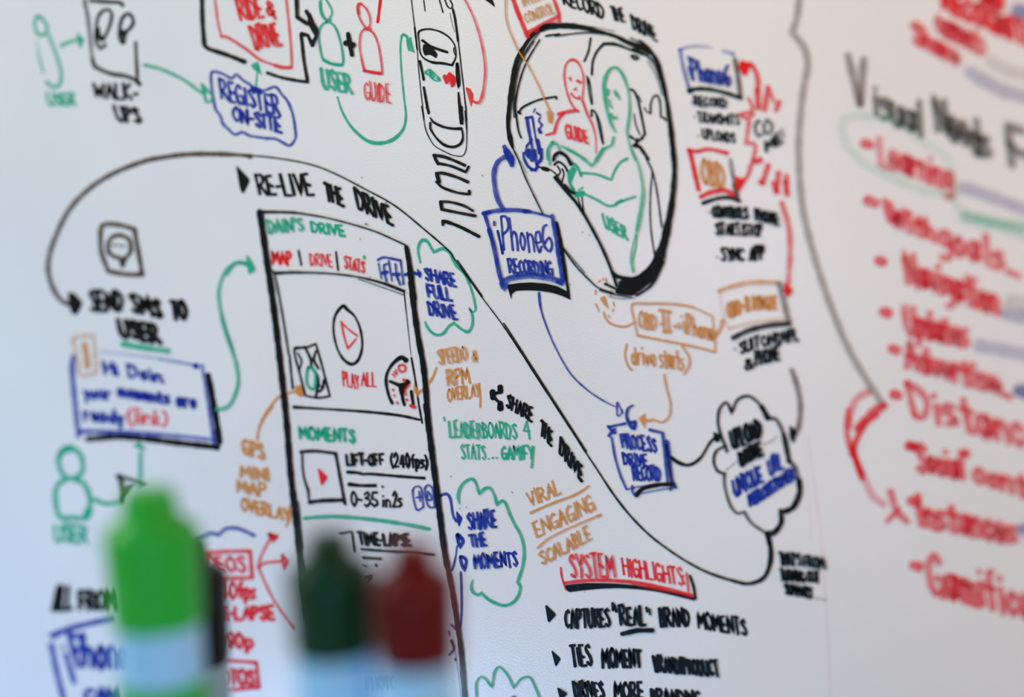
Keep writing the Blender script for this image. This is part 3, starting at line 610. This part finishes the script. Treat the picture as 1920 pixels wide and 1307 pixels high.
# --- share clouds
part('share_cloud','green cloud outline around blue lettering, upper')
reg(740,430,1040,1120)
s('g',19,"180,232,14 165,140,20 190,80,24 230,85,22 275,160,18! 340,135,24 390,170,22 430,250,18 500,330,16 550,460,17 570,560,16! 550,580,12 520,548,12! 545,600,16 545,670,22 520,715,24 480,705,18 415,655,20! 380,680,20 340,730,22 290,738,22 240,700,18 215,650,16",.82)
word('b',"SHARE",222,352,432,402,-14,-85,19); word('b',"FULL",240,470,405,502,-16,-85,20); word('b',"DRIVE",252,595,445,632,-22,-92,19)
s('b',17,"80,320,14 130,300,20 165,312,14",.8); fill('b',"158,270 192,305 186,340 170,335"); reg(430,290,790,1743); s('b',30,"1600,1090 1650,1072 1710,1082",.85)
part('speedometer_note')
reg(740,430,1040,1120)
for t,a,w_ in (("SPEEDO",(315,945,512,915,-18,-100),14),("&",(550,920,580,925,-6,-95),13),("RPM",(378,1088,528,1075,-12,-105),17),("OVERLAY",(375,1205,598,1165,-5,-85),15)): word('o',t,*a,w_)
s('o',13,"590,1080 600,1160 600,1245")
part('arrow','orange arrow across the phone edge'); reg(480,530,840,1743); s('o',22,"1642,770,18 1600,870,26 1530,960,28 1470,1000,26",.75); fill('o',"1433,910 1455,940 1490,1000 1468,1042 1435,985",.75)
part('share_the_drive_heading','black share symbol and rotated heading')
reg(780,700,1130,1525)
s('k',44,"690,110 692,150"); s('k',46,"628,150 632,200"); s('k',48,"690,240 692,288"); s('k',26,"692,150 635,180 692,250")
word('k',"SHARE",745,275,950,395,12,-108,20); word('k',"THE",1020,492,1110,595,8,-108,22); word('k',"DRIVE",1180,655,1358,880,6,-118,22)
part('leaderboards_note'); word('g',"LEADERBOARDS",285,520,825,532,-14,-125,17,.85); s('g',17,"230,360 236,388"); s('g',17,"905,395 882,470! 928,472",.8); s('g',17,"908,395 930,535",.8); word('g',"STATS",378,700,570,700,-10,-115,17); many('g',18,"595,697 600,698|628,690 632,691|660,690 664,691"); word('g',"GAMIFY",705,705,962,700,-6,-108,17,.88); s('g',18,"962,600 955,690 948,768",.8)
part('share_cloud','green cloud outline around blue lettering, lower')
reg(800,880,1140,1709)
s('g',28,"312,322,18 300,240,30 340,140,30 420,88,28 460,115,24 500,232,26! 550,180,30 600,175,26 640,240,24 665,335,24! 710,295,30 745,315,28 790,430,26 840,530,26 890,620,26 920,750,26 910,900,26 860,1060,28! 885,1105,26 870,1180,28 820,1250,28 740,1282,30 640,1255,30 560,1205,28 520,1160,24! 490,1182,30 440,1155,30 422,1100,26 438,1040,14",.84)
for t,a in (("SHARE",(402,565,662,538,-16,-148)),("THE",(425,730,570,715,-22,-115)),("MOMENTS",(462,930,858,912,-18,-130))): word('b',t,*a,25,.93)
s('b',26,"90,290,20 140,245,30 190,232,28 225,280,28 250,430,26 280,490,22",.85); fill('b',"278,385 342,458 308,548 285,490",.93)
s('b',20,"218,972,24 250,920,24 275,820,18 288,722,16",.88); s('b',34,"292,615 345,672 318,735! 302,690 292,615",.93); s('b',18,"328,1310 324,1150 325,975",.7); s('b',32,"320,822 375,856 358,950! 332,895 320,822",.93)
reg(500,960,1100,1920); s('b',14,"1165,360 1170,500 1165,660 1145,708 1105,675",.85)
part('virtues_list','orange rising words with two underlines')
reg(800,880,1140,1709)
word('o',"VIRAL",985,348,1265,225,-40,-128,22); s('o',27,"985,408 1200,315 1400,240 1530,160",.7); word('o',"ENGAGING",1045,640,1590,380,-40,-140,23); s('o',26,"1050,740 1150,655 1300,575 1400,530 1640,430",.6); s('o',26,"1610,440 1640,430",.85); word('o',"SCALABLE",1095,900,1560,655,-35,-120,23)
part('cloud_outline','green cloud top cut by the lower photo edge'); reg(500,960,1100,1920); s('g',14,"1262,1120 1262,1020 1300,988 1355,1050! 1370,960 1400,928 1450,980 1485,1055! 1530,1000 1580,990 1610,1040 1642,1120",.8); s('b',14,"1475,1108 1495,1108",.7)

# --- highlights list
reg(980,1000,1440,1920)
part('system_highlights_heading','red heading underlined in red and black')
word('r',"SYSTEM",390,348,725,338,-20,-180,20,.85); word('r',"HIGHLIGHTS:",795,325,1272,410,-18,-135,19,.85)
s('r',14,"300,268 310,350 342,440",.9)
fill('k',"328,405 500,388 700,390 900,405 1100,435 1350,500 1352,528 1200,490 1050,455 900,436 750,428 600,433 480,445 360,460",.97); s('r',28,"335,388 470,372 600,366 750,372 900,385 1100,425 1330,485",.8); s('r',14,"860,395 1100,445 1310,480",.5); s('r',18,"1285,310 1300,450",.8); s('k',22,"1312,330 1340,420 1355,510",.96); s('r',7,"488,455 489,460")
part('highlight_line'); sub('arrow_bullet'); fill('k',"177,548 268,635 202,705"); word('k',"CAPTURES",345,738,688,730,-10,-140,22); sub('quote_mark'); s('k',22,"708,545 712,600"); s('k',20,"722,560 738,612"); word('k',"REAL",775,712,965,715,-14,-140,24); sub('quote_mark'); s('k',20,"972,578 978,612"); s('k',18,"995,590 1002,635")
sub('underline'); ps('k',36,"782,785 900,757 1022,757"); word('k',"BRAND",1088,725,1312,725,-18,-130,25); word('k',"MOMENTS",1380,740,1755,795,-18,-125,23)
part('highlight_line'); sub('arrow_bullet'); fill('k',"224,908 302,980 260,1048"); word('k',"TIES",395,1042,545,1030,-22,-150,22); word('k',"MOMENT",630,1048,935,1045,-12,-135,25); word('k',"BRAND/PRODUCT",1045,1078,1545,1115,-22,-115,23)
part('highlight_line'); sub('arrow_bullet'); fill('k',"273,1198 358,1250 300,1310"); word('k',"DRIVES",420,1285,640,1288,-18,-120,23); word('k',"MORE",725,1295,945,1292,-10,-130,24); word('k',"BRANDING",1015,1325,1400,1350,-12,-110,24)

# --- far right list
reg(0,0,1920,1920)
part('dividing_brace','long wavy grey brown line')
s('n',14,"1499,-5 1495,32 1486,61! 1508,90 1515,122 1508,161 1502,209 1498,273 1500,338 1504,380 1511,420 1520,455 1535,507 1557,571 1587,645 1621,706 1657,760",.36)
part('needs_heading','large soft black heading')
reg(1460,0,1920,1431)
ps('n',46,"405,325 475,610",.45); ps('n',46,"497,345 478,610",.45)
word('k',"isual",565,665,840,790,-12,-190,36,.5); word('k',"Needs",930,760,1235,930,-25,-200,38,.5); word('k',"From",1360,960,1800,1140,-28,-225,46,.5)
part('green_loop','pale green ellipse around the first list line')
s('g',54,"640,690 450,675 372,730 410,860 520,960 700,1050 850,1110 1000,1140 1080,1240 1250,1290 1440,1330",.13); s('g',54,"640,690 850,830 980,920 1050,1130",.09); s('g',60,"1100,1250 1250,1290 1450,1320",.18)
part('marked_list_line'); 
W_=40
ps('r',60,"500,835 535,845",.6); word('r',"Learning",595,960,1010,1110,-10,-165,W_,.46)
part('recommended_list','red lines at the top right with lilac highlighter bars')
word('r',"RECOGNITION",965,50,1600,330,-12,-120,40,.68); word('r',"comments",930,190,1200,320,-14,-150,36,.42); word('r',"Share",800,250,1050,380,-12,-115,42,.48); word('r',"AND",1190,20,1310,60,-10,-110,36,.7)
for c_,w_,t_,d_ in (('l',90,"1395,60 1500,90",.6),('l',80,"1115,415 1200,470 1320,530 1480,575",.30),('n',76,"1245,360 1340,410 1480,450",.14),('l',72,"1075,1090 1250,1150 1480,1240",.30)):
    part('highlighter_bar','pale lilac highlighter bar' if c_=='l' else 'pale grey highlighter bar'); s(c_,w_,t_,d_)
reg(1520,400,1920,1307)
for nm,bx,t,a in (("marked_list_line",None,"With",(505,70,755,165,-14,-120)),("x",None,"goals...",(800,215,1270,380,-14,-170)),
      ("marked_list_line",(430,293),"Navigation",(595,420,1150,620,-28,-185)),("marked_list_line",(458,605),"Updates",(590,730,960,815,-14,-160)),
      ("marked_list_line",(512,832),"Advertise...",(590,935,1225,1125,-16,-150)),("marked_list_line",(522,1112),"Distance",(640,1240,1420,1455,-40,-200))):
    if nm!='x': part(nm)
    if bx: s('r',66,"%d,%d %d,%d"%(bx[0]-14,bx[1]-4,bx[0]+18,bx[1]+6),.6)
    word('r',t,*a,44,.52)
part('marked_list_line'); reg(1460,0,1920,1431); s('r',60,"520,1168 565,1185",.55); s('r',50,"620,1170 660,1290 700,1250",.5)
reg(1520,780,1920,992)
for bx,t,a in (((470,140),'"Social"',(475,245,740,295,-12,-120)),(None,"content",(765,300,1200,430,-10,-100)),((480,395),"Instances",(510,505,955,590,-14,-130)),((490,695),"Gamification",(560,820,1250,1010,-18,-180))):
    if bx: part('marked_list_line'); s('r',50,"%d,%d %d,%d"%(bx[0]-14,bx[1]-2,bx[0]+14,bx[1]+4),.62)
    word('r',t,*a,33,.56)
reg(1520,400,1920,1307)
for c_,w_,t_,d_ in (('g',72,"940,30 1100,65 1250,105",.17),('g',64,"1290,130 1400,170",.17),('n',100,"1230,540 1450,590",.14),('l',84,"1200,615 1450,660",.32),('l',82,"1035,810 1450,890",.28),('l',84,"1270,1085 1450,1110",.8)):
    part('highlighter_bar',{'l':'pale lilac highlighter bar','n':'pale grey highlighter bar','g':'pale green highlighter bar'}[c_]); s(c_,w_,t_,d_)
part('highlighter_bar','lilac highlighter bar, lowest'); reg(1520,780,1920,992); s('l',60,"980,525 1150,545",.5)
part('red_bracket','double red bracket stroke ending in a cross')
reg(1520,400,1920,1307); s('r',46,"355,1092 290,1130 250,1200 232,1310",.4); s('r',52,"455,1175 390,1210 330,1270 290,1320",.65)
reg(1520,780,1920,992); s('r',28,"175,-30 170,80 195,170 240,270",.5,.75); s('r',36,"240,270 290,370 340,410",.3); s('r',30,"310,-10 250,40 205,130 195,180",.65,.8); s('r',30,"195,150 240,290",.7)
s('r',34,"372,350 400,440 450,490",.5); s('r',26,"355,490 412,430",.5)
part('faint_line','very faint pink line'); s('r',6,"-10,100 20,330 50,550 80,1000 95,1330",.14); reg(1080,720,1560,1460); s('r',6,"1250,180 1290,300 1320,500 1345,900",.10)
# stray dots of ink
part('stray_ink_specks')
reg(0,0,1920,1920)
for x,y in ((679,332),(676,447),(694,518),(846,892),(863,952),(905,328),(961,922),(875,950),(1036,218),(1070,532),(1093,434),(1106,440)): sub('speck'); s('k',2,"%d,%d %g,%d"%(x,y,x+.8,y+2),.6)


# ------------------------------------------------------------------ turn the sheets into objects
def build(name, sh, parent, label=None):
    me = bpy.data.meshes.new(name); me.from_pydata(sh.v, [], sh.f); me.update()
    used = sorted(set(sh.m)); idx={m:i for i,m in enumerate(used)}
    me.polygons.foreach_set('material_index', [idx[m] for m in sh.m])
    a = me.attributes.new('ink_load','FLOAT','POINT'); a.data.foreach_set('value', sh.d)
    o = link(name, me, [INK[ORDER[m]] for m in used], None, label)
    return o
for p in SHEETS:
    if p['own'].v: po = build(p['name'], p['own'], None, p['label'])
    else:
        po = bpy.data.objects.new(p['name'], None); COL.objects.link(po)
        if p['label']: po['label'] = p['label']
    onboard(po)
    for nm,lb,sh in p['subs']:
        if sh.v: c = build(nm, sh, None, lb); c.parent = po
bpy.context.view_layer.update()

# ------------------------------------------------------------------ table and markers
m_table = plain('table_laminate', (.55,.55,.54), .45, noise=.04, scale=30)
TZ = .944
def empty(name, loc, label, cat, group=None, rz=0):
    o = bpy.data.objects.new(name, None); COL.objects.link(o); o.location = loc; o.rotation_euler.z = rz
    o['label']=label; o['category']=cat
    if group: o['group']=group
    return o
tb = empty('table', (.2,-.56,0), 'pale laminate table below the whiteboard with four markers standing on it', 'table')
box('tabletop', (-.36,-.37,TZ-.028), (.62,.37,TZ), m_table, tb, bev=.004)
for lx in (-.31,.57):
    for ly in (-.32,.32):
        box('leg', (lx-.02,ly-.02,0), (lx+.02,ly+.02,TZ-.028), m_alu, tb, bev=.003)

def marker(label, pxx, pyy, dist, capw_px, cap_px, ccol, bcol, band, rz, nub=.53, blen=None):
    """pxx,pyy: photo position of the cap's tip; dist: distance of the marker in front of the lens"""
    P = CAMLOC + (Fv + Rv*((pxx-W/2)/FPX) - Uv*((pyy-H/2)/FPX))*dist
    top = P.z - TZ; r = capw_px/FPX*dist/2; cl = cap_px/FPX*dist
    t = empty('whiteboard_marker', (P.x,P.y,TZ), label, 'marker', 'whiteboard markers standing in the foreground', rz)
    mc = plain('cap_plastic', ccol, .30, coat=.12); mc.node_tree.nodes['Principled BSDF'].inputs['Specular IOR Level'].default_value = .14; mb = plain('barrel_plastic', bcol, .38, coat=.2)
    zc = top-cl
    br = r*.93
    lathe('barrel', [(br*.9,.014),(br,.016),(br,zc+.006)], mb, t)
    lathe('end_plug', [(br*.72,0),(br*.84,.001),(br*.9,.003),(br*.9,.0142)], mc, t)
    if band: band = (.012, top-band/FPX*dist); lathe('colour_band', [(br+.0001,band[0]),(br+.00035,band[0]+.0004),(br+.00035,band[1]-.0004),(br+.0001,band[1])], mc, t)
    lathe('cap', [(r*.93,zc),(r*.97,zc+.0008),(r*.985,zc+.002),(r,zc+cl*.35),(r*1.03,zc+cl*.62),(r*1.03,zc+cl*.685),(r*.99,zc+cl*.715),
                  (r*.86,zc+cl*.745),(r*(nub+.13),zc+cl*.785),(r*(nub+.06),zc+cl*.82),(r*(nub+.02),zc+cl*.95),(r*(nub-.02),zc+cl*.985),(r*(nub-.12),zc+cl)],
          mc, t, seg=96, ribs=16, depth=r*.035, z0=zc+.003, z1=zc+cl*.61)
    return t
marker('bright green capped marker, largest and leftmost, pale barrel above a green band', 278,916,.262,174,262, srgb(38,172,58), (.27,.62,1.0), 368, .3, nub=.55)
marker('black capped marker standing half hidden behind the bright green one', 352,1010,.36,132,240, (.001,.001,.001), (.20,.42,.62), None, .8, nub=.5)
marker('dark green capped marker between the bright green and the dark red one, pale blue barrel', 615,996,.232,163,236, srgb(0,50,30), (.27,.62,1.0), None, 1.1, nub=.5)
marker('dark red capped marker, rightmost of the foreground markers, pale blue barrel', 773,1019,.225,160,230, srgb(84,0,0), (.27,.62,1.0), None, .1, nub=.5)
